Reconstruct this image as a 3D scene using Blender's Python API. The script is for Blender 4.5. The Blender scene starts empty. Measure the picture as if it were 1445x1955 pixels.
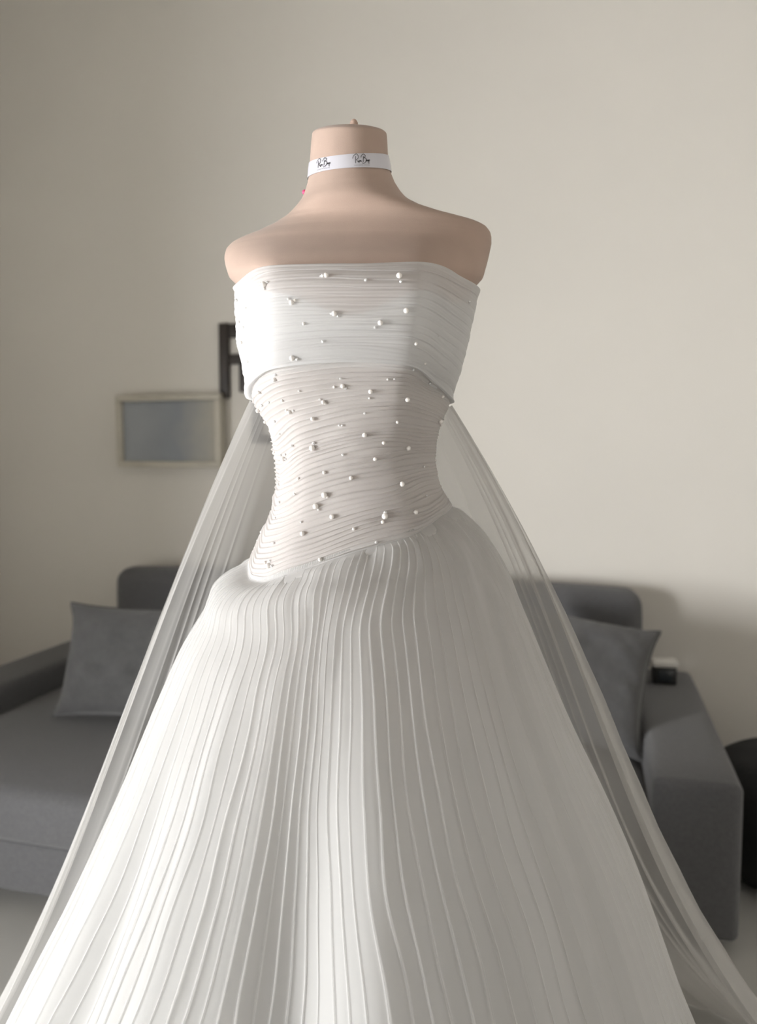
import bpy, bmesh, math, random
import numpy as np
from mathutils import Vector, Matrix
from mathutils.bvhtree import BVHTree
random.seed(7)
rng = np.random.RandomState(11)
S = bpy.context.scene
C = S.collection
R = math.radians

# ------------------------------------------------------------------ camera
W_, H_ = 1445, 1955
F_ = 1467.0
HC = 1.27
HOR = 865.0
PITCH = math.atan((H_ / 2 - HOR) / F_)
cam_d = bpy.data.cameras.new('camera')
cam = bpy.data.objects.new('camera', cam_d)
C.objects.link(cam)
cam.location = (0, 0, HC)
cam.rotation_euler = (math.pi / 2 - PITCH, 0, 0)
cam_d.sensor_fit = 'VERTICAL'
cam_d.sensor_height = 36
cam_d.lens = 36 * F_ / H_
cam_d.dof.use_dof = True
cam_d.dof.focus_distance = 0.97
cam_d.dof.aperture_fstop = cam_d.lens / 1000 / 0.0085
S.camera = cam

# ------------------------------------------------------------------ room frame, light, exposure
ROT = -math.atan2(.264, .9646)            # the sofa wall is turned 15.3 degrees to the lens
O = Vector((.983, 2.95, 0))
EX = Vector((math.cos(ROT), math.sin(ROT), 0))
EY = Vector((-math.sin(ROT), math.cos(ROT), 0))
def loc(a, b, z=0.0):
    return O + EX * a + EY * b + Vector((0, 0, z))

LW = -3.1          # left wall (local a)
RW = 2.3
FW = -6.7          # wall behind the camera (local b)
CE = 3.75
WIN = dict(b0=-6.0, b1=-3.3, z0=.1, z1=1.68)
WT = .7             # depth of the unseen window reveal, stretched to shade the back wall's left end

world = bpy.data.worlds.new('world')
S.world = world
world.use_nodes = True
world.node_tree.nodes['Background'].inputs[0].default_value = (.75, .85, 1, 1)
world.node_tree.nodes['Background'].inputs[1].default_value = .6

ld = bpy.data.lights.new('window_daylight', 'AREA')
ld.shape = 'RECTANGLE'
ld.size = WIN['b1'] - WIN['b0']
ld.size_y = WIN['z1'] - WIN['z0']
ld.energy = 640
ld.color = (.985, .99, 1.0)
lo = bpy.data.objects.new('window_daylight', ld)
C.objects.link(lo)
lo.location = loc(LW - WT - .01, (WIN['b0'] + WIN['b1']) / 2, (WIN['z0'] + WIN['z1']) / 2)
lo.rotation_euler = (EX.to_track_quat('-Z', 'Z')).to_euler()

S.view_settings.view_transform = 'Standard'
S.view_settings.look = 'None'
S.view_settings.gamma = 1
S.view_settings.use_curve_mapping = False
S.view_settings.exposure = 0.0

# ------------------------------------------------------------------ helpers
def P(px, py, Y):
    """world point seen at photo pixel (px, py) lying at depth Y"""
    px = np.asarray(px, float); py = np.asarray(py, float)
    cx = (px - W_ / 2) / F_; cy = -(py - H_ / 2) / F_
    dy = math.cos(PITCH) + cy * math.sin(PITCH)
    dz = -math.sin(PITCH) + cy * math.cos(PITCH)
    return cx / dy * Y, HC + dz / dy * Y
def ray(px, py):
    x, z = P(px, py, 1.0)
    return Vector((float(x), 1.0, float(z) - HC))
def on_wall(px, py, b=0.0):
    """local (a, z) of the pixel's ray on the plane local-b = b"""
    r = ray(px, py)
    o = Vector((0, 0, HC))
    t = ((loc(0, b, 0) - o).dot(EY)) / r.dot(EY)
    p = o + r * t
    return (p - O).dot(EX), p.z
def on_plane_z(px, py, z):
    r = ray(px, py)
    t = (z - HC) / r.z
    p = Vector((0, 0, HC)) + r * t
    return (p - O).dot(EX), (p - O).dot(EY), p

def tag(o, label=None, cat=None, group=None, kind=None):
    if label: o['label'] = label
    if cat: o['category'] = cat
    if group: o['group'] = group
    if kind: o['kind'] = kind
    return o
def empty(name, location=(0, 0, 0), rz=0.0):
    o = bpy.data.objects.new(name, None)
    C.objects.link(o)
    o.location = location
    o.rotation_euler = (0, 0, rz)
    o.empty_display_size = .05
    return o
def link(name, me, mat=None, parent=None, smooth=True):
    o = bpy.data.objects.new(name, me)
    C.objects.link(o)
    if mat: me.materials.append(mat)
    if smooth:
        me.polygons.foreach_set('use_smooth', [True] * len(me.polygons))
    if parent: o.parent = parent
    return o
def grid(name, G, closed=False, mat=None, parent=None, cap=False):
    """G: (rows, cols, 3) numpy; closed wraps the columns"""
    n, m, _ = G.shape
    me = bpy.data.meshes.new(name)
    i = np.arange(n - 1)[:, None]
    jc = m if closed else m - 1
    j = np.arange(jc)[None, :]
    j2 = (j + 1) % m
    q = np.stack([i * m + j, (i + 1) * m + j, (i + 1) * m + j2, i * m + j2], -1).reshape(-1, 4)
    V = G.reshape(-1, 3)
    me.vertices.add(len(V)); me.vertices.foreach_set('co', V.astype(np.float32).ravel())
    me.loops.add(q.size); me.loops.foreach_set('vertex_index', q.astype(np.int32).ravel())
    me.polygons.add(len(q))
    me.polygons.foreach_set('loop_start', np.arange(0, q.size, 4, dtype=np.int32))
    me.polygons.foreach_set('loop_total', np.full(len(q), 4, dtype=np.int32))
    me.update(calc_edges=True)
    me.validate()
    if cap:
        bm = bmesh.new(); bm.from_mesh(me); bm.verts.ensure_lookup_table()
        bm.faces.new([bm.verts[k] for k in range(m)])
        bm.faces.new([bm.verts[(n - 1) * m + k] for k in range(m)][::-1])
        bm.to_mesh(me); bm.free()
    return link(name, me, mat, parent)
def bm_box(bm, x0, x1, y0, y1, z0, z1, bev=0.0, seg=3):
    r = bmesh.ops.create_cube(bm, size=1)
    for v in r['verts']:
        v.co = Vector(((x0 + x1) / 2 + v.co.x * (x1 - x0), (y0 + y1) / 2 + v.co.y * (y1 - y0), (z0 + z1) / 2 + v.co.z * (z1 - z0)))
    if bev:
        es = list({e for v in r['verts'] for e in v.link_edges})
        bmesh.ops.bevel(bm, geom=es, offset=bev, segments=seg, profile=.5, affect='EDGES')
def bm_obj(name, bm, mat, parent=None, smooth=False):
    me = bpy.data.meshes.new(name)
    bmesh.ops.recalc_face_normals(bm, faces=bm.faces)
    bm.to_mesh(me); bm.free()
    return link(name, me, mat, parent, smooth)
def box(name, x0, x1, y0, y1, z0, z1, mat, parent=None, bev=0.0, seg=3, smooth=False):
    bm = bmesh.new(); bm_box(bm, x0, x1, y0, y1, z0, z1, bev, seg)
    return bm_obj(name, bm, mat, parent, smooth or bev > 0)
def interp(x, xs, ys):
    """smooth monotone-ish interpolation (cosine-free cubic)"""
    xs = np.asarray(xs, float); ys = np.asarray(ys, float)
    o = np.argsort(xs); xs = xs[o]; ys = ys[o]
    d = np.diff(ys) / np.diff(xs)
    m = np.empty_like(ys); m[0] = d[0]; m[-1] = d[-1]
    for k in range(1, len(ys) - 1):
        m[k] = 0 if d[k - 1] * d[k] <= 0 else 2 * d[k - 1] * d[k] / (d[k - 1] + d[k])
    x = np.clip(x, xs[0], xs[-1])
    k = np.clip(np.searchsorted(xs, x) - 1, 0, len(xs) - 2)
    h = xs[k + 1] - xs[k]; t = (x - xs[k]) / h
    return ((2 * t**3 - 3 * t**2 + 1) * ys[k] + (t**3 - 2 * t**2 + t) * h * m[k] +
            (-2 * t**3 + 3 * t**2) * ys[k + 1] + (t**3 - t**2) * h * m[k + 1])
def sstep(a, b, x):
    t = np.clip((x - a) / (b - a), 0, 1); return t * t * (3 - 2 * t)
def vnoise(x, seed=0):
    """1-D smooth value noise in -1..1"""
    r = np.random.RandomState(seed).uniform(-1, 1, 4096)
    x = np.asarray(x, float) + 1000
    i = np.floor(x).astype(int); t = x - i; t = t * t * (3 - 2 * t)
    return r[i % 4096] * (1 - t) + r[(i + 1) % 4096] * t
def vnoise2(x, y, seed=0):
    r = np.random.RandomState(seed).uniform(-1, 1, (256, 256))
    x = np.asarray(x, float) + 100; y = np.asarray(y, float) + 100
    i = np.floor(x).astype(int); j = np.floor(y).astype(int)
    u = x - i; v = y - j; u = u * u * (3 - 2 * u); v = v * v * (3 - 2 * v)
    i0, i1, j0, j1 = i % 256, (i + 1) % 256, j % 256, (j + 1) % 256
    return (r[i0, j0] * (1 - u) + r[i1, j0] * u) * (1 - v) + (r[i0, j1] * (1 - u) + r[i1, j1] * u) * v

# ------------------------------------------------------------------ materials
def new_mat(name):
    m = bpy.data.materials.new(name); m.use_nodes = True
    nt = m.node_tree; nt.nodes.clear()
    return m, nt, nt.nodes.new('ShaderNodeOutputMaterial')
def noise_bump(nt, scale, strength, dist=.002, detail=4):
    tc = nt.nodes.new('ShaderNodeTexCoord')
    n = nt.nodes.new('ShaderNodeTexNoise'); n.inputs['Scale'].default_value = scale; n.inputs['Detail'].default_value = detail
    nt.links.new(tc.outputs['Object'], n.inputs['Vector'])
    b = nt.nodes.new('ShaderNodeBump'); b.inputs['Strength'].default_value = strength; b.inputs['Distance'].default_value = dist
    nt.links.new(n.outputs[0], b.inputs['Height'])
    return n, b
def plain(name, col, rough=.7, bump=None, var=0.0, var_scale=5, metallic=0, sheen=0, spec=.5):
    m, nt, out = new_mat(name)
    p = nt.nodes.new('ShaderNodeBsdfPrincipled')
    p.inputs['Roughness'].default_value = rough
    p.inputs['Metallic'].default_value = metallic
    p.inputs['Specular IOR Level'].default_value = spec
    if sheen:
        p.inputs['Sheen Weight'].default_value = sheen
    if var:
        tc = nt.nodes.new('ShaderNodeTexCoord')
        n = nt.nodes.new('ShaderNodeTexNoise'); n.inputs['Scale'].default_value = var_scale; n.inputs['Detail'].default_value = 5
        nt.links.new(tc.outputs['Object'], n.inputs['Vector'])
        cr = nt.nodes.new('ShaderNodeValToRGB')
        cr.color_ramp.elements[0].position = .3; cr.color_ramp.elements[1].position = .7
        cr.color_ramp.elements[0].color = tuple(c * (1 - var) for c in col) + (1,)
        cr.color_ramp.elements[1].color = tuple(min(1, c * (1 + var)) for c in col) + (1,)
        nt.links.new(n.outputs[0], cr.inputs[0]); nt.links.new(cr.outputs[0], p.inputs['Base Color'])
    else:
        p.inputs['Base Color'].default_value = tuple(col) + (1,)
    if bump:
        _, b = noise_bump(nt, *bump)
        nt.links.new(b.outputs[0], p.inputs['Normal'])
    nt.links.new(p.outputs[0], out.inputs[0])
    return m
def organza(name, col, opac, transl=.35, edge=1.0, weave=0.0):
    """sheer woven fabric: the thread cover grows where the cloth turns edge-on"""
    m, nt, out = new_mat(name)
    d = nt.nodes.new('ShaderNodeBsdfDiffuse'); d.inputs[0].default_value = tuple(col) + (1,)
    t = nt.nodes.new('ShaderNodeBsdfTranslucent'); t.inputs[0].default_value = tuple(col) + (1,)
    mx = nt.nodes.new('ShaderNodeMixShader'); mx.inputs[0].default_value = transl
    nt.links.new(d.outputs[0], mx.inputs[1]); nt.links.new(t.outputs[0], mx.inputs[2])
    if opac >= 1:
        nt.links.new(mx.outputs[0], out.inputs[0]); return m
    tr = nt.nodes.new('ShaderNodeBsdfTransparent')
    lw = nt.nodes.new('ShaderNodeLayerWeight'); lw.inputs['Blend'].default_value = .5
    pw = nt.nodes.new('ShaderNodeMath'); pw.operation = 'POWER'; pw.inputs[1].default_value = 2.0
    nt.links.new(lw.outputs['Facing'], pw.inputs[0])
    ma = nt.nodes.new('ShaderNodeMath'); ma.operation = 'MULTIPLY_ADD'
    ma.inputs[1].default_value = (1 - opac) * edge; ma.inputs[2].default_value = opac; ma.use_clamp = True
    nt.links.new(pw.outputs[0], ma.inputs[0])
    m2 = nt.nodes.new('ShaderNodeMixShader')
    nt.links.new(ma.outputs[0], m2.inputs[0]); nt.links.new(tr.outputs[0], m2.inputs[1]); nt.links.new(mx.outputs[0], m2.inputs[2])
    nt.links.new(m2.outputs[0], out.inputs[0])
    return m

M = {}
M['wall'] = plain('warm_plaster', (.76, .73, .675), .9, bump=(60, .08, .002), var=.02, var_scale=1.3, spec=.2)
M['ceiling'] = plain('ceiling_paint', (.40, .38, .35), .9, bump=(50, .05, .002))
M['wall_far'] = plain('unseen_wall_dark', (.16, .145, .13), .9, bump=(60, .08, .002), spec=.2)  # unseen wall, darkened to cut the bounce light in the room
M['floor'] = plain('polished_tile', (.50, .495, .47), .4, var=.06, var_scale=2.5)
M['joint'] = plain('tile_joint', (.30, .29, .27), .8, bump=(80, .1, .001))
M['skin'] = plain('beige_jersey', (.46, .345, .285), .85, bump=(900, .25, .0006), var=.03, var_scale=30, sheen=.15, spec=.2)
M['skin_dark'] = plain('beige_cover_seam', (.50, .36, .29), .85, bump=(900, .25, .0006))
M['sofa'] = plain('grey_weave', (.122, .122, .126), .95, bump=(420, .6, .002), var=.10, var_scale=120, sheen=.25, spec=.15)
M['sofa_dark'] = plain('charcoal_weave', (.085, .085, .088), .95, bump=(420, .5, .002), var=.1, var_scale=90, sheen=.15, spec=.15)
M['pillow'] = plain('dark_grey_pillow', (.10, .10, .101), .95, bump=(500, .5, .0015), var=.08, var_scale=60, sheen=.3, spec=.15)
M['black'] = plain('black_plastic', (.012, .012, .013), .35, bump=(40, .05, .001))
M['white_plastic'] = plain('white_plastic', (.72, .70, .66), .4, bump=(40, .03, .001))
M['lens'] = plain('dark_glass', (.03, .035, .04), .08, bump=(10, .02, .001))
M['wood'] = plain('dark_wood', (.028, .020, .016), .5, bump=(90, .3, .002), var=.25, var_scale=14)
M['frame'] = plain('pale_frame', (.53, .50, .425), .6, bump=(70, .2, .001), var=.08, var_scale=10)
M['fabric_black'] = plain('black_fabric', (.012, .012, .012), .95, bump=(120, .8, .004), var=.3, var_scale=9)
M['chrome'] = plain('brushed_metal', (.45, .45, .45), .3, metallic=1, bump=(200, .05, .001))
M['bodice'] = organza('bodice_organza', (.735, .712, .695), .90, .35, .8)
M['band'] = organza('bust_organza', (.81, .805, .80), .72, .35, .8)
M['lining'] = organza('satin_lining', (.82, .815, .81), 1.0, .25)
M['skirt'] = organza('pleated_organza', (.80, .795, .782), .50, .5, 1.0)
M['under'] = organza('underskirt_tulle', (.76, .755, .745), 1.0, .5)
M['veil'] = organza('train_tulle', (.66, .65, .63), .50, .40, 1.0)
M['pearl'] = plain('pearl', (.86, .82, .78), .12, sheen=.2, bump=(60, .02, .0005), spec=.8)
M['ribbon'] = plain('satin_ribbon', (.62, .61, .66), .28, bump=(300, .05, .0004), spec=.8)
M['ink'] = plain('black_ink', (.02, .018, .018), .6, bump=(100, .05, .0003))
M['pink'] = plain('pink_pin_head', (.75, .08, .22), .3, bump=(60, .02, .0005))
def crystal():
    m, nt, out = new_mat('crystal')
    g = nt.nodes.new('ShaderNodeBsdfGlossy'); g.inputs['Roughness'].default_value = .08; g.inputs[0].default_value = (.9, .9, .9, 1)
    t = nt.nodes.new('ShaderNodeBsdfTransparent')
    d = nt.nodes.new('ShaderNodeBsdfDiffuse'); d.inputs[0].default_value = (.9, .89, .88, 1)
    a = nt.nodes.new('ShaderNodeMixShader'); a.inputs[0].default_value = .75
    nt.links.new(g.outputs[0], a.inputs[1]); nt.links.new(d.outputs[0], a.inputs[2])
    b = nt.nodes.new('ShaderNodeMixShader'); b.inputs[0].default_value = .75
    nt.links.new(t.outputs[0], b.inputs[1]); nt.links.new(a.outputs[0], b.inputs[2])
    nt.links.new(b.outputs[0], out.inputs[0]); return m
M['crystal'] = crystal()
def print_mat():
    """blurred blue-grey seascape print: flat picture in the frame"""
    m, nt, out = new_mat('landscape_print')
    p = nt.nodes.new('ShaderNodeBsdfPrincipled'); p.inputs['Roughness'].default_value = .7
    tc = nt.nodes.new('ShaderNodeTexCoord'); sp = nt.nodes.new('ShaderNodeSeparateXYZ')
    nt.links.new(tc.outputs['Object'], sp.inputs[0])
    n = nt.nodes.new('ShaderNodeTexNoise'); n.inputs['Scale'].default_value = 5; n.inputs['Detail'].default_value = 5
    nt.links.new(tc.outputs['Object'], n.inputs['Vector'])
    ad = nt.nodes.new('ShaderNodeMath'); ad.operation = 'MULTIPLY_ADD'; ad.inputs[1].default_value = .35
    nt.links.new(n.outputs[0], ad.inputs[0]); nt.links.new(sp.outputs['X'], ad.inputs[2])
    cr = nt.nodes.new('ShaderNodeValToRGB')
    e = cr.color_ramp.elements
    e[0].position = .0; e[0].color = (.34, .36, .38, 1)
    e[1].position = .42; e[1].color = (.44, .42, .36, 1)
    k = e.new(.22); k.color = (.27, .29, .315, 1)
    nt.links.new(ad.outputs[0], cr.inputs[0]); nt.links.new(cr.outputs[0], p.inputs['Base Color'])
    nt.links.new(p.outputs[0], out.inputs[0]); return m
M['print'] = print_mat()

# ------------------------------------------------------------------ room shell (local frame on the sofa wall)
room = dict(location=O, rz=ROT)
def place(o):
    o.location = O; o.rotation_euler = (0, 0, ROT); return o
T = .15
fl = place(box('floor', LW - WT, RW, FW, 0, -.08, 0, M['floor'])); tag(fl, kind='structure')
wb = place(box('wall_back', LW - T, RW + T, 0, T, -.08, CE, M['wall'])); tag(wb, kind='structure')
wr = place(box('wall_right', RW, RW + T, FW, 0, -.08, CE, M['wall'])); tag(wr, kind='structure')
wf = place(box('wall_front', LW - T, RW + T, FW - T, FW, -.08, CE, M['wall_far'])); tag(wf, kind='structure')
ce = place(box('ceiling', LW - T, RW + T, FW - T, T, CE, CE + .1, M['ceiling'])); tag(ce, kind='structure')
bm = bmesh.new()
bm_box(bm, LW - WT, LW, FW, WIN['b0'], -.08, CE)
bm_box(bm, LW - WT, LW, WIN['b1'], 0, -.08, CE)
bm_box(bm, LW - WT, LW, WIN['b0'], WIN['b1'], -.08, WIN['z0'])
bm_box(bm, LW - WT, LW, WIN['b0'], WIN['b1'], WIN['z1'], CE)
wl = place(bm_obj('wall_left', bm, M['wall'])); tag(wl, kind='structure')
bm = bmesh.new()
f = .05
bm_box(bm, LW - .1, LW - .05, WIN['b0'], WIN['b0'] + f, WIN['z0'], WIN['z1'])
bm_box(bm, LW - .1, LW - .05, WIN['b1'] - f, WIN['b1'], WIN['z0'], WIN['z1'])
bm_box(bm, LW - .1, LW - .05, WIN['b0'], WIN['b1'], WIN['z0'], WIN['z0'] + f)
bm_box(bm, LW - .1, LW - .05, WIN['b0'], WIN['b1'], WIN['z1'] - f, WIN['z1'])
mb = (WIN['b0'] + WIN['b1']) / 2
bm_box(bm, LW - .1, LW - .05, mb - .03, mb + .03, WIN['z0'], WIN['z1'])
wd = place(bm_obj('window_1', bm, M['white_plastic'])); tag(wd, kind='structure')
for nm, xa, ya, yb in (('baseboard_back', None, LW, RW),):
    b_ = place(box('baseboard_back', LW, RW, -.012, 0, 0, .08, M['ceiling'], bev=.003)); tag(b_, kind='structure')

# ------------------------------------------------------------------ sofa
K = .894
sofa = empty('sofa', loc(-1.21 * K, -.6 * K, 0), ROT)
tag(sofa, 'long dark grey fabric sofa with block arms against the back wall', 'sofa')
SO = -1.21 * K, -.6 * K
def sb(name, a0, a1, b0, b1, z0, z1, mat='sofa', bev=.03, seg=4, parent=None, puff=0.0):
    """sofa block in wall-frame coordinates, softly padded"""
    bm = bmesh.new()
    bm_box(bm, a0 - SO[0], a1 - SO[0], b0 - SO[1], b1 - SO[1], z0, z1, bev, seg)
    if puff:
        c = Vector(((a0 + a1) / 2 - SO[0], (b0 + b1) / 2 - SO[1], (z0 + z1) / 2))
        bmesh.ops.subdivide_edges(bm, edges=[e for e in bm.edges if e.calc_length() > .1], cuts=7, use_grid_fill=True)
        for v in bm.verts:
            d = v.co - c
            u = Vector((d.x / ((a1 - a0) / 2), d.y / ((b1 - b0) / 2), d.z / ((z1 - z0) / 2)))
            w = [(1 - min(1, abs(u[(k + 1) % 3])) ** 4) * (1 - min(1, abs(u[(k + 2) % 3])) ** 4) * (1 if abs(u[k]) > .8 else 0) for k in range(3)]
            for k in range(3):
                v.co[k] += math.copysign(puff * w[k], u[k]) if abs(u[k]) > .8 else 0
    return bm_obj(name, bm, M[mat], parent or sofa, True)
AL, AR = -2.42 * K, 0.0
ah = .495 * K
bk = -.02
# arms
sb('arm', 0.004, .246 * K, -1.212 * K, bk, .03, ah, bev=.022, puff=.006)
sb('arm', AL - .246 * K, AL - .004, -1.212 * K, bk, .03, ah, bev=.022, puff=.006)
# base and back frame
sb('base', AL, AR, -1.15 * K, bk, .06, .22, bev=.012)
sb('back_frame', AL, AR, -.10, bk, .2, .60, bev=.02)
# back cushions, two
mid = (AL + AR) / 2
aL, zT = -2.42 * K, .86 * K
for (c0, c1) in ((AL + .004, mid - .004), (mid + .004, AR + .02)):
    sb('back_cushion', c0, c1, -.225 * K - .01, -.06, .34, .765, bev=.055, seg=8, puff=.012, mat='sofa')
# seat cushions: the left one belongs to the wide lounging seat
sb('seat_cushion', mid + .003, AR - .003, -1.17 * K, -.23 * K, .20, .40 * K, bev=.03, puff=.012)
sb('seat_cushion', AL + .003, mid - .003, -1.58 * K, -.23 * K, .20, .40 * K, bev=.03, puff=.012)
sb('chaise_base', AL + .003, mid - .003, -1.565 * K, -1.16 * K, .055, .20, bev=.012)
for fa, fb in ((AL + .05, -1.5 * K), (mid - .06, -1.5 * K), (AL - .12, -1.12 * K), (.12, -1.12 * K), (.12, -.12), (AL - .12, -.12), (mid, -.12)):
    bm = bmesh.new()
    bmesh.ops.create_cone(bm, cap_ends=True, segments=16, radius1=.018, radius2=.024, depth=.062,
                          matrix=Matrix.Translation((fa - SO[0], fb - SO[1], .031)))
    bm_obj('foot', bm, M['black'], sofa, True)

def pillow(name, w, h, d, seed, mat, pinch=.10):
    """stuffed square cushion: pulled-out corners, plump middle, creases near the seam"""
    n = 60
    u = np.linspace(-1, 1, n)
    U, V = np.meshgrid(u, u)
    rs = 1 - pinch * (1 - np.abs(V) ** 3) * np.abs(U) ** 2 * 1.0
    rt = 1 - pinch * (1 - np.abs(U) ** 3) * np.abs(V) ** 2 * 1.0
    X = U * w / 2 * rs; Z = V * h / 2 * rt
    prof = ((1 - U**2) * (1 - V**2)) ** .42
    edge = 1 - np.clip(np.minimum(1 - np.abs(U), 1 - np.abs(V)) * 4, 0, 1)
    cr = vnoise2(U * 5 + seed, V * 5, seed) * .10 + vnoise2(U * 14 * (1 + edge), V * 3, seed + 1) * .07 * edge
    Df = d / 2 * prof * (1 + cr)
    Db = d / 2 * prof * .9
    A = np.stack([X, -Df, Z], -1); B = np.stack([X, Db, Z], -1)
    me = bpy.data.meshes.new(name)
    V_ = np.concatenate([A.reshape(-1, 3), B.reshape(-1, 3)])
    fs = []
    for i in range(n - 1):
        for j in range(n - 1):
            a = i * n + j
            fs.append((a, a + 1, a + n + 1, a + n)); a += n * n
            fs.append((a, a + n, a + n + 1, a + 1))
    me.from_pydata(V_.tolist(), [], fs)
    bm = bmesh.new(); bm.from_mesh(me)
    bmesh.ops.remove_doubles(bm, verts=bm.verts, dist=1e-5)
    bm.to_mesh(me); bm.free()
    o = link(name, me, mat)
    # piping along the seam
    ring = [(X[0, j], 0, Z[0, j]) for j in range(n)] + [(X[i, -1], 0, Z[i, -1]) for i in range(1, n)] + \
           [(X[-1, j], 0, Z[-1, j]) for j in range(n - 2, -1, -1)] + [(X[i, 0], 0, Z[i, 0]) for i in range(n - 2, 0, -1)]
    pip = tube('piping', ring, .004, mat, o, closed=True, seg=6)
    return o
def tube(name, pts, r, mat, parent=None, closed=False, seg=8, radii=None):
    pts = [Vector(p) for p in pts]; n = len(pts)
    rows = []
    up = Vector((0, 0, 1))
    for i, p in enumerate(pts):
        a = pts[(i - 1) % n] if (closed or i > 0) else p
        b = pts[(i + 1) % n] if (closed or i < n - 1) else p
        t = (b - a).normalized()
        s = t.cross(up)
        if s.length < .05: s = t.cross(Vector((0, 1, 0)))
        s.normalize(); w = s.cross(t).normalized()
        rr = radii[i] if radii else r
        rows.append([tuple(p + s * math.cos(2 * math.pi * k / seg) * rr + w * math.sin(2 * math.pi * k / seg) * rr) for k in range(seg)])
    if closed: rows.append(rows[0])
    return grid(name, np.array(rows), True, mat, parent, cap=not closed)

# left and right cushions, standing on the seat
def settle(o, rot, a_ref, b_back, against_arm=False):
    o.rotation_euler = rot
    Rm = o.rotation_euler.to_matrix()
    vs = [Rm @ v.co for c in [o] + list(o.children) for v in c.data.vertices]
    dz = .3735 - min(v.z for v in vs)
    db = b_back - max(v.dot(EY) for v in vs)
    if against_arm: da = -.003 - max(v.dot(EX) for v in vs if v.z + dz < .453)
    else: da = a_ref - max(v.dot(EX) for v in vs) / 2 - min(v.dot(EX) for v in vs) / 2
    o.location = loc(da, db, dz)
p1 = pillow('throw_pillow', .72, .39, .20, 3, M['pillow'])
settle(p1, (R(-20), R(-1), ROT + R(3)), -1.56, -.74)
tag(p1, 'dark grey square throw pillow on the left half of the sofa', 'cushion')
p2 = pillow('throw_pillow', .50, .45, .18, 5, M['pillow'])
settle(p2, (R(-45), R(7), ROT + R(-6)), 0, -.44, True)
tag(p2, 'dark grey creased throw pillow leaning by the right sofa arm', 'cushion')

# ------------------------------------------------------------------ things round the sofa
# small box with a white top standing on the back of the right arm
_ga, _gb, _ = on_plane_z(1268, 1308, ah + .006)
gx = empty('charger_box', loc(_ga, _gb + .03, ah + .003), ROT + R(4))
tag(gx, 'small black box with a white top on the right sofa arm', 'box')
box('case', -.04, .04, -.03, .03, .004, .066, M['black'], gx, bev=.005)
box('lid', -.044, .044, -.034, .034, .066, .088, M['white_plastic'], gx, bev=.006)
box('screen', -.024, .026, -.0335, -.028, .018, .056, M['lens'], gx, bev=.003)

# black pouf right of the sofa
a_, b_, _p = on_plane_z(1545, 1725, 0)
pf = empty('floor_pouf', loc(a_, b_ + .18, 0), ROT)
tag(pf, 'black soft fabric pouf on the floor right of the sofa arm', 'pouf')
n1, n2 = 40, 72
rows = []
for i in range(n1):
    t = i / (n1 - 1)
    z = .345 * t
    r = .27 * (1 - abs(2 * t - 1) ** 4 * .30)
    ang = np.linspace(0, 2 * math.pi, n2, endpoint=False)
    rr = r * (1 + .018 * np.cos(ang * 12) * math.sin(math.pi * t) + .015 * vnoise(ang * 4 + t * 5, 4))
    rows.append(np.stack([rr * np.cos(ang), rr * np.sin(ang), np.full(n2, z)], -1))
top = rows[-1]
for s in (.85, .6, .3, .05):
    q = top.copy(); q[:, :2] *= s; q[:, 2] += .02 * (1 - s * s); rows.append(q)
grid('cover', np.array(rows), True, M['fabric_black'], pf, cap=True)


# ------------------------------------------------------------------ picture and dark fretwork on the back wall
a0, z1 = on_wall(235, 757); a1, z0 = on_wall(434, 893)
_, z1b = on_wall(434, 752)
z1 = (z1 + z1b) / 2
pic = empty('picture_frame', loc((a0 + a1) / 2, -.002, (z0 + z1) / 2), ROT)
tag(pic, 'pale framed blue grey picture hanging on the wall above the sofa', 'picture')
w, h = (a1 - a0) / 2, (z1 - z0) / 2
fw = .028
def mould(x0, x1, zz0, zz1):
    o = box('frame_rail', x0, x1, -.062, -.032, zz0, zz1, M['frame'], pic, bev=.004)
    return o
mould(-w, w, h - fw, h); mould(-w, w, -h, -h + fw); mould(-w, -w + fw, -h + fw, h - fw); mould(w - fw, w, -h + fw, h - fw)
box('backing', -w + .004, w - .004, -.034, -.0, -h + .004, h - .004, M['frame'], pic)
box('print', -w + fw, w - fw, -.040, -.034, -h + fw, h - fw, M['print'], pic)

wa = empty('wall_lattice', loc(on_wall(470, 740)[0], -.0, on_wall(470, 740)[1]), ROT)
tag(wa, 'dark wooden stepped wall lattice partly behind the gown and the picture', 'wall decoration')
ca, cz = on_wall(470, 740)
def bar(x0, y0, x1, y1):
    A0, Z1 = on_wall(x0, y0, -.012); A1, Z0 = on_wall(x1, y1, -.012)
    box('bar', A0 - ca, A1 - ca, -.024, -.0005, Z0 - cz, Z1 - cz, M['wood'], wa, bev=.002)
bar(419, 618, 438, 760)
bar(438, 619, 640, 636)
bar(438, 677, 560, 692)
bar(458, 692, 477, 748)
bar(477, 734, 600, 748)
bar(481, 748, 500, 846)
bar(500, 832, 620, 846)
bar(602, 692, 620, 832)

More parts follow.
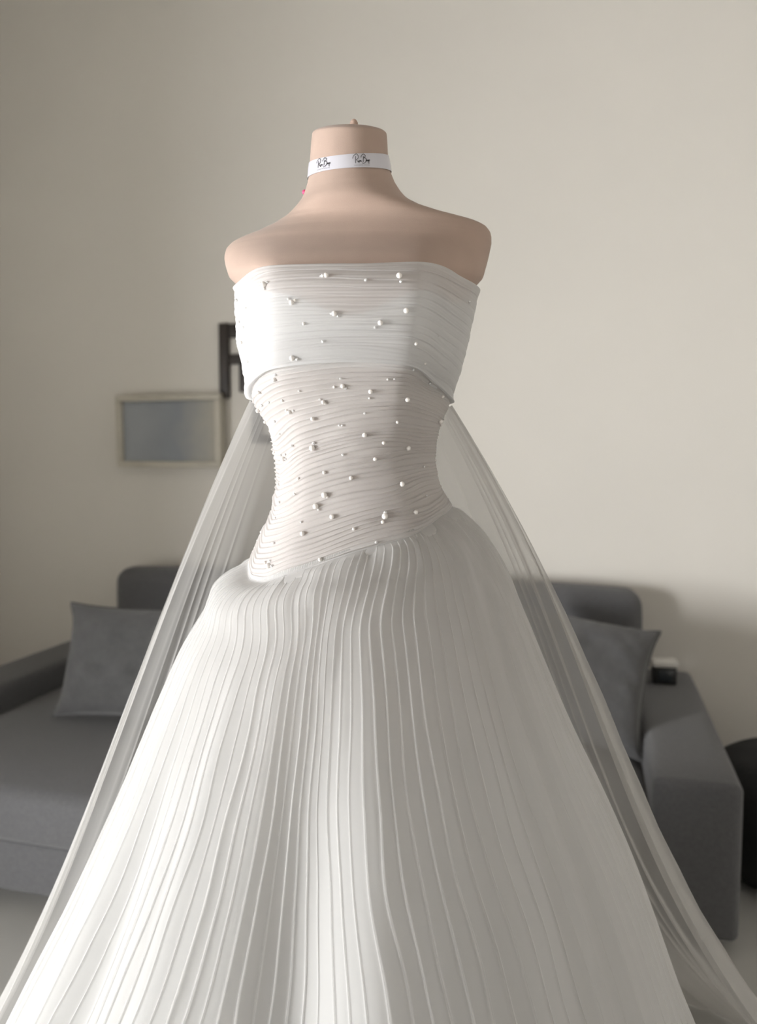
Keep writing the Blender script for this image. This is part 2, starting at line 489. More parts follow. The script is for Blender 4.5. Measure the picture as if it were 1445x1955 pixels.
# ------------------------------------------------------------------ dress form: profile tables read as (photo row, column)
YC = 1.073
Lp = [(247,612),(250,602),(256,596),(300,592),(330,590),(350,587),(370,581),(385,574),(400,562),(415,545),(430,521),(445,488),(455,462),(463,445),(475,432),(490,428),(505,430),(530,438),(555,447),
      (600,451),(650,452),(690,458),(720,464),(745,469),(760,473),(775,484),(790,494),(810,507),(850,519),(880,524),(920,526),(950,522),(980,515),(1010,501),(1040,488),(1075,474),(1120,466),(1200,460),(1300,466),(1400,480)]
Rp = [(247,722),(250,732),(256,738),(300,741),(330,746),(350,754),(370,766),(385,779),(395,795),(405,820),(415,858),(424,900),(430,921),(437,932),(450,938),(465,938),(490,933),(520,925),(545,918),(570,911),
      (600,906),(650,896),(690,887),(720,879),(745,869),(770,862),(790,850),(810,843),(850,834),(880,832),(910,838),(940,850),(965,864),(1010,876),(1060,884),(1120,888),(1200,890),(1300,884),(1400,870)]
def tab(tb):
    y = np.array([t[0] for t in tb], float); x = np.array([t[1] for t in tb], float)
    X, Z = P(x, y, YC); return Z, X
LZ, LX = tab(Lp); RZ, RX = tab(Rp)
def zrow(y, Y=YC): return float(P(722, y, Y)[1])
def yz(tb):
    return [zrow(t[0]) for t in tb], [t[1] for t in tb]
# half depth, forward shift and how square the front is, by height
BD = yz([(247,.040),(256,.052),(330,.055),(370,.062),(400,.068),(430,.060),(470,.070),(500,.086),(530,.104),(600,.125),(680,.126),(740,.112),(800,.098),(870,.090),(950,.098),(1040,.115),(1120,.125),(1400,.12)])
BF = yz([(247,.000),(330,.0),(400,.0),(470,-.004),(520,-.010),(600,-.022),(690,-.020),(760,-.010),(870,-.004),(1000,-.004),(1400,0)])
BK = yz([(247,0),(430,0),(470,.15),(510,.6),(560,.95),(680,1.),(730,.8),(800,.55),(900,.55),(1000,.55),(1100,.5),(1400,.3)])
# closed outline of the panelled front (unit frame: x right, v toward the lens is negative)
ctl = np.array([(-1,0),(-.955,-.34),(-.79,-.72),(-.67,-.90),(-.54,-.985),(-.28,-1.03),(0,-1.04),(.26,-1.025),(.44,-1.0),(.52,-.95),(.66,-.77),(.93,-.34),(1,0),(.90,.50),(.62,.83),(.25,.95),(0,.93),(-.25,.95),(-.62,.83),(-.90,.50)])
def polar(ctl):
    pts = []
    n = len(ctl)
    for i in range(n):
        p0, p1, p2, p3 = ctl[i - 1], ctl[i], ctl[(i + 1) % n], ctl[(i + 2) % n]
        for t in np.linspace(0, 1, 24, endpoint=False):
            pts.append(.5 * ((2 * p1) + (-p0 + p2) * t + (2 * p0 - 5 * p1 + 4 * p2 - p3) * t * t + (-p0 + 3 * p1 - 3 * p2 + p3) * t**3))
    pts = np.array(pts)
    a = np.arctan2(pts[:, 1], pts[:, 0]); r = np.hypot(pts[:, 0], pts[:, 1])
    o = np.argsort(a); a, r = a[o], r[o]
    return np.concatenate([a - 2 * math.pi, a, a + 2 * math.pi]), np.tile(r, 3)
PA, PR = polar(ctl)
NA, NC = np.zeros(2), np.zeros(2)
CAL = None
def body(th, z, off=0.0):
    """surface point of the form at angle th (front = -90 deg) and height z"""
    th, z = np.broadcast_arrays(np.asarray(th, float), np.asarray(z, float))
    xl = interp(z, LZ, LX); xr = interp(z, RZ, RX)
    a = (xr - xl) / 2 + off; c = (xr + xl) / 2
    if CAL is not None:
        a = a + np.interp(z, CAL[0], CAL[1]); c = c + np.interp(z, CAL[0], CAL[2])
    b = interp(z, *BD) + off; fwd = interp(z, *BF); k = interp(z, *BK)
    tn = np.arctan2(np.sin(th), np.cos(th))
    rp = np.interp(tn, PA, PR)
    # superellipse for shoulders, round for the neck
    sq = interp(z, *yz([(247,2),(380,2),(430,2.0),(470,2.0),(520,2.1),(1400,2.0)]))
    re = (np.abs(np.cos(th)) ** sq + np.abs(np.sin(th)) ** sq) ** (-1 / sq)
    r = re * (1 - k) + rp * k
    dy = fwd + b * r * np.sin(th)
    tilt = .24 * sstep(zrow(400), zrow(300), z)
    return np.stack([c + a * r * np.cos(th), YC + dy, z + tilt * dy], -1)
def proj(p):
    d = p - np.array([0, 0, HC])
    w = d[..., 1] * math.cos(PITCH) - d[..., 2] * math.sin(PITCH)
    v = d[..., 1] * math.sin(PITCH) + d[..., 2] * math.cos(PITCH)
    return W_ / 2 + F_ * d[..., 0] / w, H_ / 2 - F_ * v / w
# the tables give the outline of form plus cloth: take the cloth off and undo the depth of the section
_z = np.linspace(zrow(1250), zrow(300), 160)
_t = np.linspace(0, 2 * math.pi, 240, endpoint=False)
_cloth = interp(_z, *yz([(300, 0), (538, 0), (556, .0100), (755, .0105), (785, .0050), (1250, .0050)]))
CAL = [_z, np.zeros(160), np.zeros(160)]
for _ in range(5):
    g = body(_t[None], _z[:, None], _cloth[:, None])
    X_, Y_ = proj(g)
    il, ir = X_.argmin(1), X_.argmax(1); k_ = np.arange(160)
    gl, gr = g[k_, il], g[k_, ir]
    wl_ = np.interp(Y_[k_, il], [t[0] for t in Lp], [t[1] for t in Lp]); wr_ = np.interp(Y_[k_, ir], [t[0] for t in Rp], [t[1] for t in Rp])
    el = (X_[k_, il] - wl_) / F_ * gl[:, 1]; er = (X_[k_, ir] - wr_) / F_ * gr[:, 1]
    CAL[1] = CAL[1] + (el - er) / 2 * .9; CAL[2] = CAL[2] - (el + er) / 2 * .9

form = empty('dress_form', (float((LX[10] + RX[10]) / 2), YC, 0))
tag(form, 'beige padded armless dress form wearing the white gown', 'mannequin')
FO = np.array([form.location.x, form.location.y, 0])
zz = np.concatenate([np.linspace(zrow(247), zrow(256), 8)[:-1], np.linspace(zrow(256), zrow(395), 50)[:-1], np.linspace(zrow(395), zrow(480), 110)[:-1], np.linspace(zrow(480), zrow(1400), 150)])
th = np.linspace(0, 2 * math.pi, 200, endpoint=False)
G = body(th[None, :], zz[:, None])
capc = G[0].mean(0)
caps = [capc + (G[0] - capc) * s + np.array([0, 0, .0012 * (1 - s * s)]) for s in (.02, .3, .6, .85, .96)]
G = np.concatenate([np.array(caps), G]) - FO
grid('torso', G, True, M['skin'], form, cap=True)
# seam lines of the cover: centre front, neck seam
def surf_line(name, ths, zs, r, mat, off=.0004):
    p = body(np.asarray(ths), np.asarray(zs), off) - FO
    return tube(name, [tuple(q) for q in p], r, mat, form, seg=6)
# finial knob on the neck, pole and base under the skirt
x, z = P(676, 246, YC - .0)
kn = []
for t in np.linspace(0, 1, 14):
    r = .0055 * math.sin(math.pi * min(1, t * .93 + .07)) ** .6
    kn.append([(float(x) - FO[0] + r * math.cos(q), -.01 + r * math.sin(q), float(z) - .004 + .013 * t) for q in np.linspace(0, 2 * math.pi, 20, endpoint=False)])
grid('neck_knob', np.array(kn), True, M['skin_dark'], form, cap=True)
tube('pole', [(0, 0, .04), (0, 0, zrow(1390))], .016, M['chrome'], form, seg=20)
bm = bmesh.new(); bmesh.ops.create_cone(bm, cap_ends=True, segments=48, radius1=.17, radius2=.15, depth=.03, matrix=Matrix.Translation((0, 0, .0175)))
bm_obj('base', bm, M['black'], form, False)

# ------------------------------------------------------------------ ribbon round the neck
rb = empty('neck_ribbon', (form.location.x, YC, zrow(318)))
tag(rb, 'narrow white satin ribbon with black script lettering round the form neck', 'ribbon')
RO = np.array([form.location.x, YC, zrow(318)])
def rib_z(t):      # centre line height by angle: climbs from left to right across the front
    return zrow(320.5) + .0048 * np.cos(t)
tt = np.linspace(0, 2 * math.pi, 240, endpoint=False)
rh = .0105
rows = []
for s in np.linspace(-1, 1, 7):
    z = rib_z(tt) + s * rh - .004 * np.sin(tt) * 0
    g = body(tt, z, .0012 + .0006 * (1 - s * s)); rows.append(g)
grid('band', np.array(rows[::-1]) - RO, True, M['ribbon'], rb)
def on_ribbon(s, v, th0):
    """s metres along, v metres up from the ribbon's centre line"""
    t = th0 + s / .054
    return body(t, rib_z(t) + v, .0023) - RO
def stroke(pts, w, th0, dx=0, dy=0, sc=1.0):
    pts = np.array(pts, float)
    # resample smoothly
    n = len(pts); out = []
    for i in range(n - 1):
        p0, p1, p2, p3 = pts[max(i - 1, 0)], pts[i], pts[i + 1], pts[min(i + 2, n - 1)]
        for t in np.linspace(0, 1, 6, endpoint=False):
            out.append(.5 * ((2 * p1) + (-p0 + p2) * t + (2 * p0 - 5 * p1 + 4 * p2 - p3) * t * t + (-p0 + 3 * p1 - 3 * p2 + p3) * t**3))
    out.append(pts[-1]); out = np.array(out)
    d = np.gradient(out, axis=0); nrm = np.stack([-d[:, 1], d[:, 0]], -1); nrm /= np.linalg.norm(nrm, axis=1)[:, None] + 1e-9
    a = out + nrm * w / 2; b = out - nrm * w / 2
    return (np.stack([a, b], 0) * sc + np.array([dx, dy]))
# hand-drawn script, unit = pixels of the photo logo (30 wide), y up
GL = [[(0,11),(2,16),(7,19),(10,14),(8,9.5),(6,9)], [(5,15),(4.5,8),(4.3,1)], [(6,9),(8,5),(11,1.5)],
      [(9.5,6),(9.2,4.5),(10.3,3.6),(11.5,5),(11,6.6),(9.8,6.4)], [(11.5,5),(12.4,6.6),(12.5,3.8)], [(12.5,5),(13.6,6.6),(14.2,4.2),(15,4.4)],
      [(14,12),(15.5,16),(19,18.3),(22,16),(21,12.5),(18.5,11)], [(18.6,14.5),(17.8,8),(17.2,3)], [(18.5,11),(22,11),(23.4,7),(20,1.5),(16.8,0),(15.6,2)],
      [(22.6,6.5),(23.5,4.7),(24.6,5.8),(23.8,7.4),(22.8,6.8)], [(25,6.5),(25.6,4.9),(26.8,5.8),(26.2,7.5),(25.2,7)], [(27.6,7.4),(27.4,3),(27.3,-.5)], [(27.6,7),(28.8,7.8),(29.4,6.2),(28.4,5),(27.6,5.4)]]
def lettering(th0, parent):
    V, Fq = [], []
    px = .0225 / 30
    for g in GL:
        s = stroke(g, .95, th0, dx=-15, dy=-7)
        A, B = s[0] * px, s[1] * px
        base = len(V)
        for a, b in zip(A, B):
            V.append(on_ribbon(a[0], a[1] + .0008, th0)); V.append(on_ribbon(b[0], b[1] + .0008, th0))
        for k in range(len(A) - 1):
            Fq.append((base + 2 * k, base + 2 * k + 1, base + 2 * k + 3, base + 2 * k + 2))
    me = bpy.data.meshes.new('script_lettering')
    me.from_pydata([tuple(v) for v in V], [], Fq)
    o = link('script_lettering', me, M['ink'], parent, False)
    # small capitals beneath
    cu = bpy.data.curves.new('t', 'FONT'); cu.body = 'HANDCRAFTED WITH LOVE'; cu.size = .0023; cu.align_x = 'CENTER'
    cu.resolution_u = 2
    to = bpy.data.objects.new('t', cu); C.objects.link(to)
    bpy.context.view_layer.update()
    tm = bpy.data.meshes.new_from_object(to)
    bpy.data.objects.remove(to)
    tw = max(v.co.x for v in tm.vertices) - min(v.co.x for v in tm.vertices)
    for v in tm.vertices:
        v.co = Vector(on_ribbon(v.co.x * .020 / tw, v.co.y * .8 - .0075, th0))
    tm.name = 'small_lettering'; tm.materials.clear()
    link('small_lettering', tm, M['ink'], parent, False)
lettering(R(-72.0), rb)
lettering(R(-126.0), rb)

# dressmaker's pin with a pink head at the left of the neck base
xp, zp = P(581, 366, YC + .01)
pn = empty('dressmaker_pin', (float(xp), YC + .012, float(zp)))
tag(pn, 'tiny pink headed pin stuck in the left side of the form neck', 'pin')
bm = bmesh.new(); bmesh.ops.create_uvsphere(bm, u_segments=16, v_segments=10, radius=.0034); bm_obj('head', bm, M['pink'], pn, True)
tube('shaft', [(0, 0, 0), (.012, -.002, -.003)], .0005, M['chrome'], pn, seg=6)

# ------------------------------------------------------------------ gown
gown = empty('wedding_gown', (form.location.x, YC, 0))
tag(gown, 'white strapless wedding gown with pearl beaded ruched bodice and pleated organza skirt', 'dress')
GO = FO
def wrap(t): return np.arctan2(np.sin(t), np.cos(t))
TD = lambda *dz: dz
def ang_tab(th, tb):
    """tb: [(deg, value)] periodic smooth lookup; deg: -180 left .. -90 front .. 0 right .. 90 back"""
    a = np.array([t[0] for t in tb], float); v = np.array([t[1] for t in tb], float)
    a = np.concatenate([a - 360, a, a + 360]); v = np.tile(v, 3)
    return interp(np.degrees(wrap(th)), a, v)
# heights of the hems, converted with the depth of the surface they lie on
def zf(y, Y): return float(P(722, y, Y)[1])
top_t = [(-180, zf(560, 1.07)), (-155, zf(540, 1.0)), (-125, zf(513, .955)), (-90, zf(509, .945)), (-60, zf(505, .955)), (-30, zf(535, 1.0)), (0, zf(566, 1.07)), (45, zf(600, 1.15)), (90, zf(610, 1.18)), (135, zf(600, 1.15))]
band_t = [(-180, zf(762, 1.07)), (-155, zf(738, 1.02)), (-125, zf(709, .965)), (-90, zf(697, .95)), (-62, zf(705, .965)), (-35, zf(738, 1.0)), (0, zf(770, 1.07)), (60, zf(775, 1.15)), (120, zf(775, 1.15))]
seam_t = [(-180, zf(1062, 1.07)), (-166, zf(1084, 1.04)), (-153, zf(1110, 1.0)), (-140, zf(1113, .98)), (-120, zf(1092, .965)), (-90, zf(1052, .955)), (-62, zf(1022, .965)), (-30, zf(984, 1.0)), (0, zf(965, 1.07)), (60, zf(990, 1.16)), (120, zf(1030, 1.16))]

def ridge(f, p=1.6):            # soft round fold with a tight valley
    return 1 - np.abs(2 * f - 1) ** p
nth = 720
# more columns in front
uu = np.linspace(0, 1, nth, endpoint=False)
thb = 2 * math.pi * uu + math.pi / 2 - .62 * np.sin(2 * math.pi * uu)   # dense near -90 deg (u=.5)
# -- lower ruched bodice (runs up under the bust band)
nz = 540
zt = ang_tab(thb, band_t) + .03
zs = ang_tab(thb, seam_t)
v = np.linspace(0, 1, nz)[:, None]
Zb = zt[None, :] * (1 - v) + zs[None, :] * v
TH = np.broadcast_to(thb[None, :], Zb.shape)
ths = (TH - thb[0])
s = v * 43 + .75 * vnoise2(ths * 1.5, v * 12, 21) + 1.3 * vnoise2(ths * .7, v * 2.2, 22)
fr = s - np.floor(s)
idx = np.floor(s)
amp = .0031 * (.75 + .45 * vnoise(idx * 3.7, 5)) * (1 + .3 * vnoise2(ths * 4, idx * 1.7, 6))
side = sstep(-50, -20, np.degrees(wrap(TH))) * (1 - sstep(60, 100, np.degrees(wrap(TH))))
amp = amp * (1 - .45 * side)
pkb = np.exp(-((np.minimum(fr, 1 - fr)) / .13) ** 2)
D = amp * (.72 * pkb + .42 * (1 - fr) * (.4 + .6 * np.abs(vnoise(idx * 1.9, 12))) + .22 * vnoise2(ths * 5, s * 1.1, 9)) + .0016 * vnoise2(ths * 2.2, v * 7, 8)
amp2 = sstep(1.0, .985, v + 0 * TH)
G = body(TH, Zb, .0035) ; G2 = body(TH, Zb, .0045)
nrm = (G2 - G) / .001
nrm[..., 2] = 0
nl = np.linalg.norm(nrm, axis=-1, keepdims=True); nrm = nrm / np.maximum(nl, 1e-6)
# lift of the cloth over the hip at the lower edge
G = G + nrm * (D * (.4 + .6 * amp2))[..., None] - GO
bod = grid('bodice', G[:, ::-1], True, M['bodice'], gown)
bod['label'] = 'sheer ruched lower bodice'
# -- opaque cups behind the band
zt2 = ang_tab(thb[::4], [(a, z_) for (a, z_) in top_t]) - ang_tab(thb[::4], [(-180, .008), (-150, .02), (-120, .035), (-90, .062), (-60, .035), (-30, .03), (0, .01), (90, .004)])
zs2 = ang_tab(thb[::4], band_t) - .004
v2 = np.linspace(0, 1, 60)[:, None]
Zc = zt2[None] * (1 - v2) + zs2[None] * v2
Gc = body(np.broadcast_to(thb[::4][None], Zc.shape), Zc, .0022) - GO
grid('bust_lining', Gc[:, ::-1], True, M['lining'], gown)
# -- draped bust band
nzb = 260
ztp = ang_tab(thb, top_t); zbb = ang_tab(thb, band_t)
v = np.linspace(0, 1, nzb)[:, None]
Zb = ztp[None] * (1 - v) + zbb[None] * v
TH = np.broadcast_to(thb[None], Zb.shape); ths = TH - thb[0]
s = v * 11.5 + .38 * vnoise2(ths * 1.1, v * 5, 31) + .55 * vnoise2(ths * .6, v * 2.5, 32)
fr = s - np.floor(s); idx = np.floor(s)
amp = .0032 * (.6 + .6 * np.abs(vnoise(idx * 2.9, 15))) * (1 + .35 * vnoise2(ths * 3, idx * 1.3, 16))
s3 = v * 27 + .9 * vnoise2(ths * 1.6, v * 8, 33)
pkb = np.exp(-((np.minimum(fr, 1 - fr)) / .07) ** 2)
D = amp * (.45 * ridge(fr, 2.2) + .35 * fr + .30 * pkb) + .0004 * ridge(s3 % 1.0, 1.2) + .0018 * vnoise2(ths * 1.7, v * 4, 18)
side = sstep(-50, -25, np.degrees(wrap(TH))) * (1 - sstep(60, 100, np.degrees(wrap(TH))))
D = D * (1 - .35 * side)
hem = np.exp(-((1 - v) / .03) ** 2) * .0012 + np.exp(-(v / .02) ** 2) * .001
off = .0085
Ga = body(TH, Zb, off); Gb = body(TH, Zb, off + .001)
nrm = (Gb - Ga) / .001; nrm[..., 2] = 0
nrm /= np.maximum(np.linalg.norm(nrm, axis=-1, keepdims=True), 1e-6)
Gd = Ga + nrm * (D + hem)[..., None] - GO
# turned-in edges
top_in = body(thb, ztp, .0015) - GO; bot_in = body(thb, zbb + .002, .004) - GO
Gd = np.concatenate([top_in[None], Gd, bot_in[None]])
bnd = grid('bust_band', Gd[:, ::-1], True, M['band'], gown)
bnd['label'] = 'draped horizontal band over the bust'

# ------------------------------------------------------------------ skirt
SL = [(1060,478),(1076,470),(1090,447),(1110,426),(1140,406),(1165,392),(1229,352),(1316,314),(1417,273),(1518,232),(1609,192),(1700,151),(1811,98),(1920,44),(2100,-40),(2350,-150),(2640,-270)]
SR = [(955,858),(966,872),(976,894),(1006,924),(1057,957),(1110,980),(1149,995),(1197,1014),(1290,1052),(1389,1094),(1554,1172),(1673,1222),(1774,1258),(1930,1310),(2100,1375),(2350,1460),(2640,1550)]
def sil(tb, sgn, c0=-.035):
    zs, xs = [], []
    for y, x in tb:
        b = .1
        for _ in range(12):
            Yt = YC - b * b / YC
            X, Z = P(x, y, Yt)
            a = abs(float(X) - c0) / math.sqrt(max(.05, 1 - (b / YC) ** 2))
            b = a * (.80 if a < .3 else .80 - .25 * min(1, (a - .3) / .3))
        zs.append(float(Z)); xs.append(a)
    return zs, xs
SC0 = -.035
zl_, al_ = sil(SL, -1); zr_, ar_ = sil(SR, 1)
# keep each table strictly falling in height
def mono(zs, xs):
    o = [(zs[0], xs[0])]
    for z_, x_ in zip(zs[1:], xs[1:]):
        if z_ < o[-1][0] - 1e-4: o.append((z_, x_))
    return [p[0] for p in o], [p[1] for p in o]
zl_, al_ = mono(zl_, al_); zr_, ar_ = mono(zr_, ar_)
zlmin = min(zl_); zrmin = min(zr_)
def ringpt(th, z):
    aL_ = interp(z, zl_, al_); aR_ = interp(z, zr_, ar_)
    c = np.cos(th); s_ = np.sin(th)
    m = .5 + .5 * np.clip(c * 2.0, -1, 1)
    m = m * m * (3 - 2 * m)
    aa = aL_ * (1 - m) + aR_ * m
    am = (aL_ + aR_) / 2
    bf = np.where(am < .3, .80, .80 - .25 * np.clip((am - .3) / .3, 0, 1)) * am
    bb = am * 1.0
    b = np.where(s_ < 0, bf, bb)
    return np.stack([SC0 + aa * c, YC + b * s_, z + 0 * th], -1), aa
NP = 140
SPP = 14
# pleat columns: extra samples at the crisp edge of each pleat
fr1 = np.array([0, .025, .05, .08, .13, .25, .42, .60, .77, .90, .945, .975])
cols = (np.arange(NP)[:, None] + fr1[None]).ravel() / NP
def pleat_th(u): # u 0..1 -> angle; pleats packed closer at the front left, wider at the right
    return 2 * math.pi * u + math.pi / 2 - .30 * np.sin(2 * math.pi * u)
def skirt_surface(uc, rows, off_in=0.0, pleats=True, nfold=True):
    nzr = rows
    t = np.linspace(0, 1, nzr)[:, None]
    t = t ** 1.35
    th = pleat_th(uc)[None, :]
    pw = (vnoise(uc * NP * 1.0, 41) * .0)[None]
    z0_ = ang_tab(th, seam_t) + .007
    zbot = .012
    Z = z0_ * (1 - t) + zbot * t
    # meridians drift sideways a little and wander
    drop = np.maximum(z0_ - Z - .007, 0)
    thw = th + .011 * vnoise2(uc[None] * 70, drop * 11, 51) * sstep(0, .1, drop) + .022 * vnoise2(uc[None] * 9, drop * 3.2, 52) * sstep(0, .2, drop)
    # pleats gather towards the fold left of centre and fan out lower down
    dl = np.arctan2(np.sin(thw - R(-101)), np.cos(thw - R(-101)))
    thw = thw - dl * .42 * np.exp(-(dl / R(42)) ** 2) * (1 - sstep(.12, .8, drop)) * sstep(-.01, .10, drop)
    ring, aa = ringpt(thw, Z)
    seam = body(th, z0_, .004 + 0 * th)
    # ring as an offset from the body just under the seam
    bl = 1 - np.exp(-drop / (.009 + .016 * sstep(-.2, .7, np.cos(th))))
    base = body(thw, np.minimum(Z, z0_), .0028 + .004 * sstep(0, .01, drop))
    # front seam hugging: gather puff
    puff = (.007 - .005 * sstep(-.2, .7, np.cos(th))) * np.exp(-((drop - .03) / .028) ** 2)
    cx = (base[..., 0:1] * 0 + SC0)
    Pt = base * (1 - bl[..., None]) + ring * bl[..., None]
    nx = np.cos(thw); ny = np.sin(thw) * 1.1
    nl = np.hypot(nx, ny); nx /= nl; ny /= nl
    deg = np.degrees(wrap(thw))
    # broad folds: a valley left of centre, smaller gathers either side
    grow = sstep(.03, .55, drop)
    F = -.042 * np.exp(-((deg + 102 - 5 * drop) / 10.0) ** 2) * grow
    F += .018 * np.exp(-((deg + 84) / 10.0) ** 2) * grow
    F += -.020 * np.exp(-((deg + 141) / 6.0) ** 2) * grow
    F += .012 * np.exp(-((deg + 152) / 6.0) ** 2) * grow
    F += -.010 * np.exp(-((deg + 48) / 7.0) ** 2) * grow
    F += .008 * vnoise(deg / 13., 61) * grow + .004 * vnoise(deg / 5., 62) * sstep(.02, .2, drop)
    D_ = F * (1 if nfold else .0) + puff - off_in * sstep(0, .03, drop)
    if pleats:
        f = (uc * NP)[None] % 1.0
        pid = np.floor(uc * NP)[None]
        pk = np.exp(-((np.minimum(f, 1 - f + 1e-9)) / .045) ** 2)
        saw = (1 - f) * .30
        A = .0024 * (.75 + .65 * vnoise(pid * 1.7, 71)) * sstep(0, .004, drop) * (.75 + .9 * sstep(0, .5, drop))
        fade = 1 - .88 * sstep(-66, -40, deg) * (1 - sstep(40, 90, deg))
        A = A * fade
        D_ = D_ + A * (pk * 1.15 + saw) + (.0060 * vnoise2(uc[None] * NP * .40, drop * 14, 73) + .003 * vnoise2(uc[None] * NP * .9, drop * 30, 74)) * np.exp(-drop / .085) * sstep(0, .005, drop)
    Pt = Pt + np.stack([nx * D_, ny * D_, 0 * D_], -1)
    return Pt
Sk = skirt_surface(cols, 230) - GO
sk = grid('pleated_skirt', Sk[:, ::-1], True, M['skirt'], gown)
sk['label'] = 'sheer outer skirt of fine organza pleats'
cu_ = np.linspace(0, 1, 420, endpoint=False)
Su = skirt_surface(cu_, 160, off_in=.010, pleats=False)
# keep the underskirt outside the form at the seam
Su = Su - GO
un = grid('underskirt', Su[:, ::-1], True, M['under'], gown)
# ------------------------------------------------------------------ tulle train hung from the back of the band
def train(name, u0, u1, rowsn, colsn, seed, radial=1.0, foldamp=1.0):
    u = np.linspace(u0, u1, colsn)[None, :]         # 0 = left front edge, 1 = right front edge, .5 = centre back
    t = np.linspace(0, 1, rowsn)[:, None]
    th = math.pi - u * math.pi                       # left side -> back -> right side
    th = th + .10 * np.cos(math.pi * u) * 1.0        # edges come a touch forward
    A = body(th, ang_tab(th, band_t) - .004, .008)
    gx_l, gx_r, gy = -.85, .98, .72
    a = np.where(np.cos(th) < 0, gx_l, gx_r)
    cxg = .03
    Gx = np.where(np.cos(th) < 0, cxg + (gx_l - cxg) * np.abs(np.cos(th)) ** .8, cxg + (gx_r - cxg) * np.abs(np.cos(th)) ** .8)
    Gy = YC + .07 + gy * np.abs(np.sin(th)) ** 1.0
    Gz = .006
    tx = t ** 1.0
    w = t * (1.0 - np.where(u > .5, .27, .15) * np.sin(math.pi * t) )       # spreads slowly first, then flares
    X = A[..., 0] * (1 - w) + Gx * w
    Y = A[..., 1] * (1 - w) + Gy * w
    Z = A[..., 2] * (1 - t) + Gz * t
    # long folds
    grow = sstep(0, .35, t) * .9 + .1
    f1 = vnoise(u * 30 + .4 * np.sin(t * 3), seed) * .018 + (1 - np.abs(vnoise(u * 44 + .5 * t, seed + 1))) ** 3 * .010
    D_ = f1 * grow * foldamp * (.4 + 1.2 * t) * (1 + .9 * sstep(.75, .95, u) * t)
    nx, ny = np.cos(th), np.abs(np.sin(th))
    return np.stack([X + nx * D_ * radial, Y + ny * D_ + .0, Z], -1)
Tr = train('train', 0.0, 1.0, 120, 900, 81) - GO
tr = grid('train', Tr, False, M['veil'], gown)
tr['label'] = 'sheer tulle train falling from the back of the bodice'

# ------------------------------------------------------------------ pearls and crystals sewn on the bodice
bpy.context.view_layer.update()
def bvh_of(o):
    me = o.data
    vs = [Vector(v.co) + gown.location for v in me.vertices]
    return BVHTree.FromPolygons(vs, [tuple(p.vertices) for p in me.polygons])
B1, B2 = bvh_of(bnd), bvh_of(bod)
bm = bmesh.new(); bmesh.ops.create_uvsphere(bm, u_segments=18, v_segments=12, radius=1); pm = bpy.data.meshes.new('pearl'); bm.to_mesh(pm); bm.free()
pm.materials.append(M['pearl']); pm.polygons.foreach_set('use_smooth', [True] * len(pm.polygons))
bm = bmesh.new(); bmesh.ops.create_icosphere(bm, subdivisions=1, radius=1); cm = bpy.data.meshes.new('crystal_bead'); bm.to_mesh(cm); bm.free()
cm.materials.append(M['crystal'])
BIG = [(505,544,6.5),(623,527,5.5),(762,528,6.5),(557,577,6),(638,600,6),(775,593,6),(726,618,6),(558,683,6),(524,724,5),(654,736,5),(707,746,5),(777,761,5.5),
       (596,854,6.5),(540,874,5.5),(766,925,6),(619,944,6.5),(603,967,6.5),(634,987,5.5),(734,986,7),(793,980,5.5),(578,1021,5.5),(513,1078,6.5),(696,833,5.5),(778,855,5.5),
       (716,878,4.5),(670,913,4.5),(596,798,4.5),(913,597,6),(866,755,6),(839,804,5.5),(617,767,4.5),(553,788,4.5),(732,844,4),(619,902,4),(611,1068,4.5),(493,782,5)]
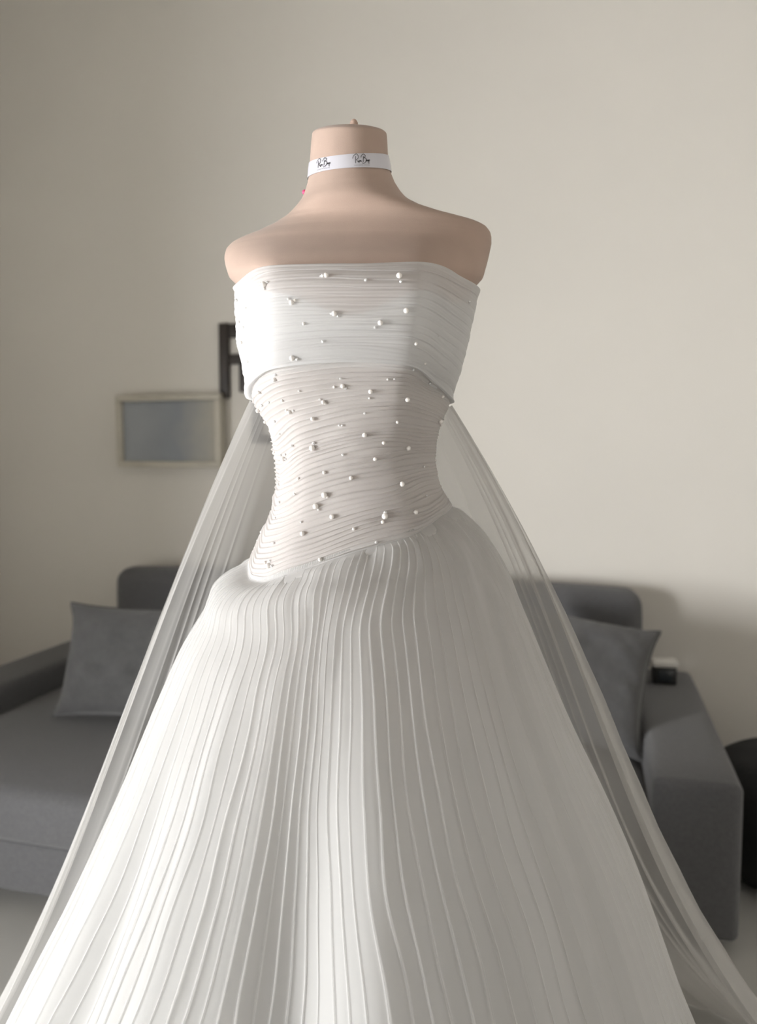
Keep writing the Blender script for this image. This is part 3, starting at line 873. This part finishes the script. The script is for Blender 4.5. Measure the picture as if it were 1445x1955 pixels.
SM = [(616,528,4),(698,536,4),(765,539,3.5),(580,619,3.5),(716,625,3.5),(616,652,3.5),(793,656,4),(567,685,4),(474,690,3.5),(462,654,4),(470,588,3),(453,573,4),(457,614,3),(465,625,3.5),
      (526,715,3.5),(494,748,4),(571,746,3),(650,722,3),(705,760,2.5),(788,707,3.5),(819,731,3.5),(740,724,2.5),(753,723,2.5),(514,768,3.5),(539,764,3),(500,773,3.5),(696,788,3),(844,756,3.5),
      (881,710,4),(895,577,3.5),(811,694,2.5),(836,642,2.5),(525,804,3.5),(507,805,3.5),(648,812,3),(653,812,3),(758,807,3.5),(535,830,3.5),(557,850,3.5),(524,863,3),(545,868,3.5),(654,867,3.5),
      (570,914,3.5),(809,892,3),(531,925,3.5),(563,944,3),(534,959,3.5),(735,979,4.5),(730,997,4),(526,989,2.5),(575,997,3),(675,1010,3.5),(522,1035,3.5),(718,1036,3.5),(491,1017,3),(489,1031,3),
      (472,1057,3),(483,1110,3.5),(493,1106,3),(859,947,4),(835,882,3),(814,947,2.5),(599,846,4),(638,740,3),(660,741,3),(551,571,3.5),(563,574,3.5),(499,540,3.5),(511,540,3.5),(505,551,3.5),
      (632,598,3),(645,604,3),(547,783,3),(560,784,3),(611,763,3),(621,771,3),(536,868,3),(546,878,3),(507,1074,3.5),(520,1081,4),(516,1071,3),(625,950,3),(608,973,3),(612,528,2.5)]
o_ = Vector((0, 0, HC))
def sew(px, py, r, mesh, name):
    d = ray(px, py).normalized()
    best = None
    for Bv in (B1, B2):
        h = Bv.ray_cast(o_, d)
        if h[0] is not None and (best is None or h[3] < best[3]): best = h
    if best is None:
        for Bv in (B1, B2):      # beads on the very outline: nearest cloth to the ray
            q = o_ + d * (YC / d.y)
            h = Bv.find_nearest(q)
            if h[0] is not None and (best is None or h[3] < best[3]): best = h
    p, nn = best[0], best[1]
    if nn.dot(d) > 0: nn = -nn
    rad = r / F_ * p.y * .86
    ob = bpy.data.objects.new(name, mesh); C.objects.link(ob)
    ob.parent = gown
    ob.location = p + nn * rad * .55 - gown.location
    ob.scale = (rad, rad, rad)
    ob.rotation_euler = (random.random() * 3, random.random() * 3, random.random() * 3)
for (x, y, r) in BIG: sew(x, y, r, pm, 'pearl')
for k, (x, y, r) in enumerate(SM): sew(x, y, r, cm if k % 3 else pm, 'crystal_bead' if k % 3 else 'pearl')
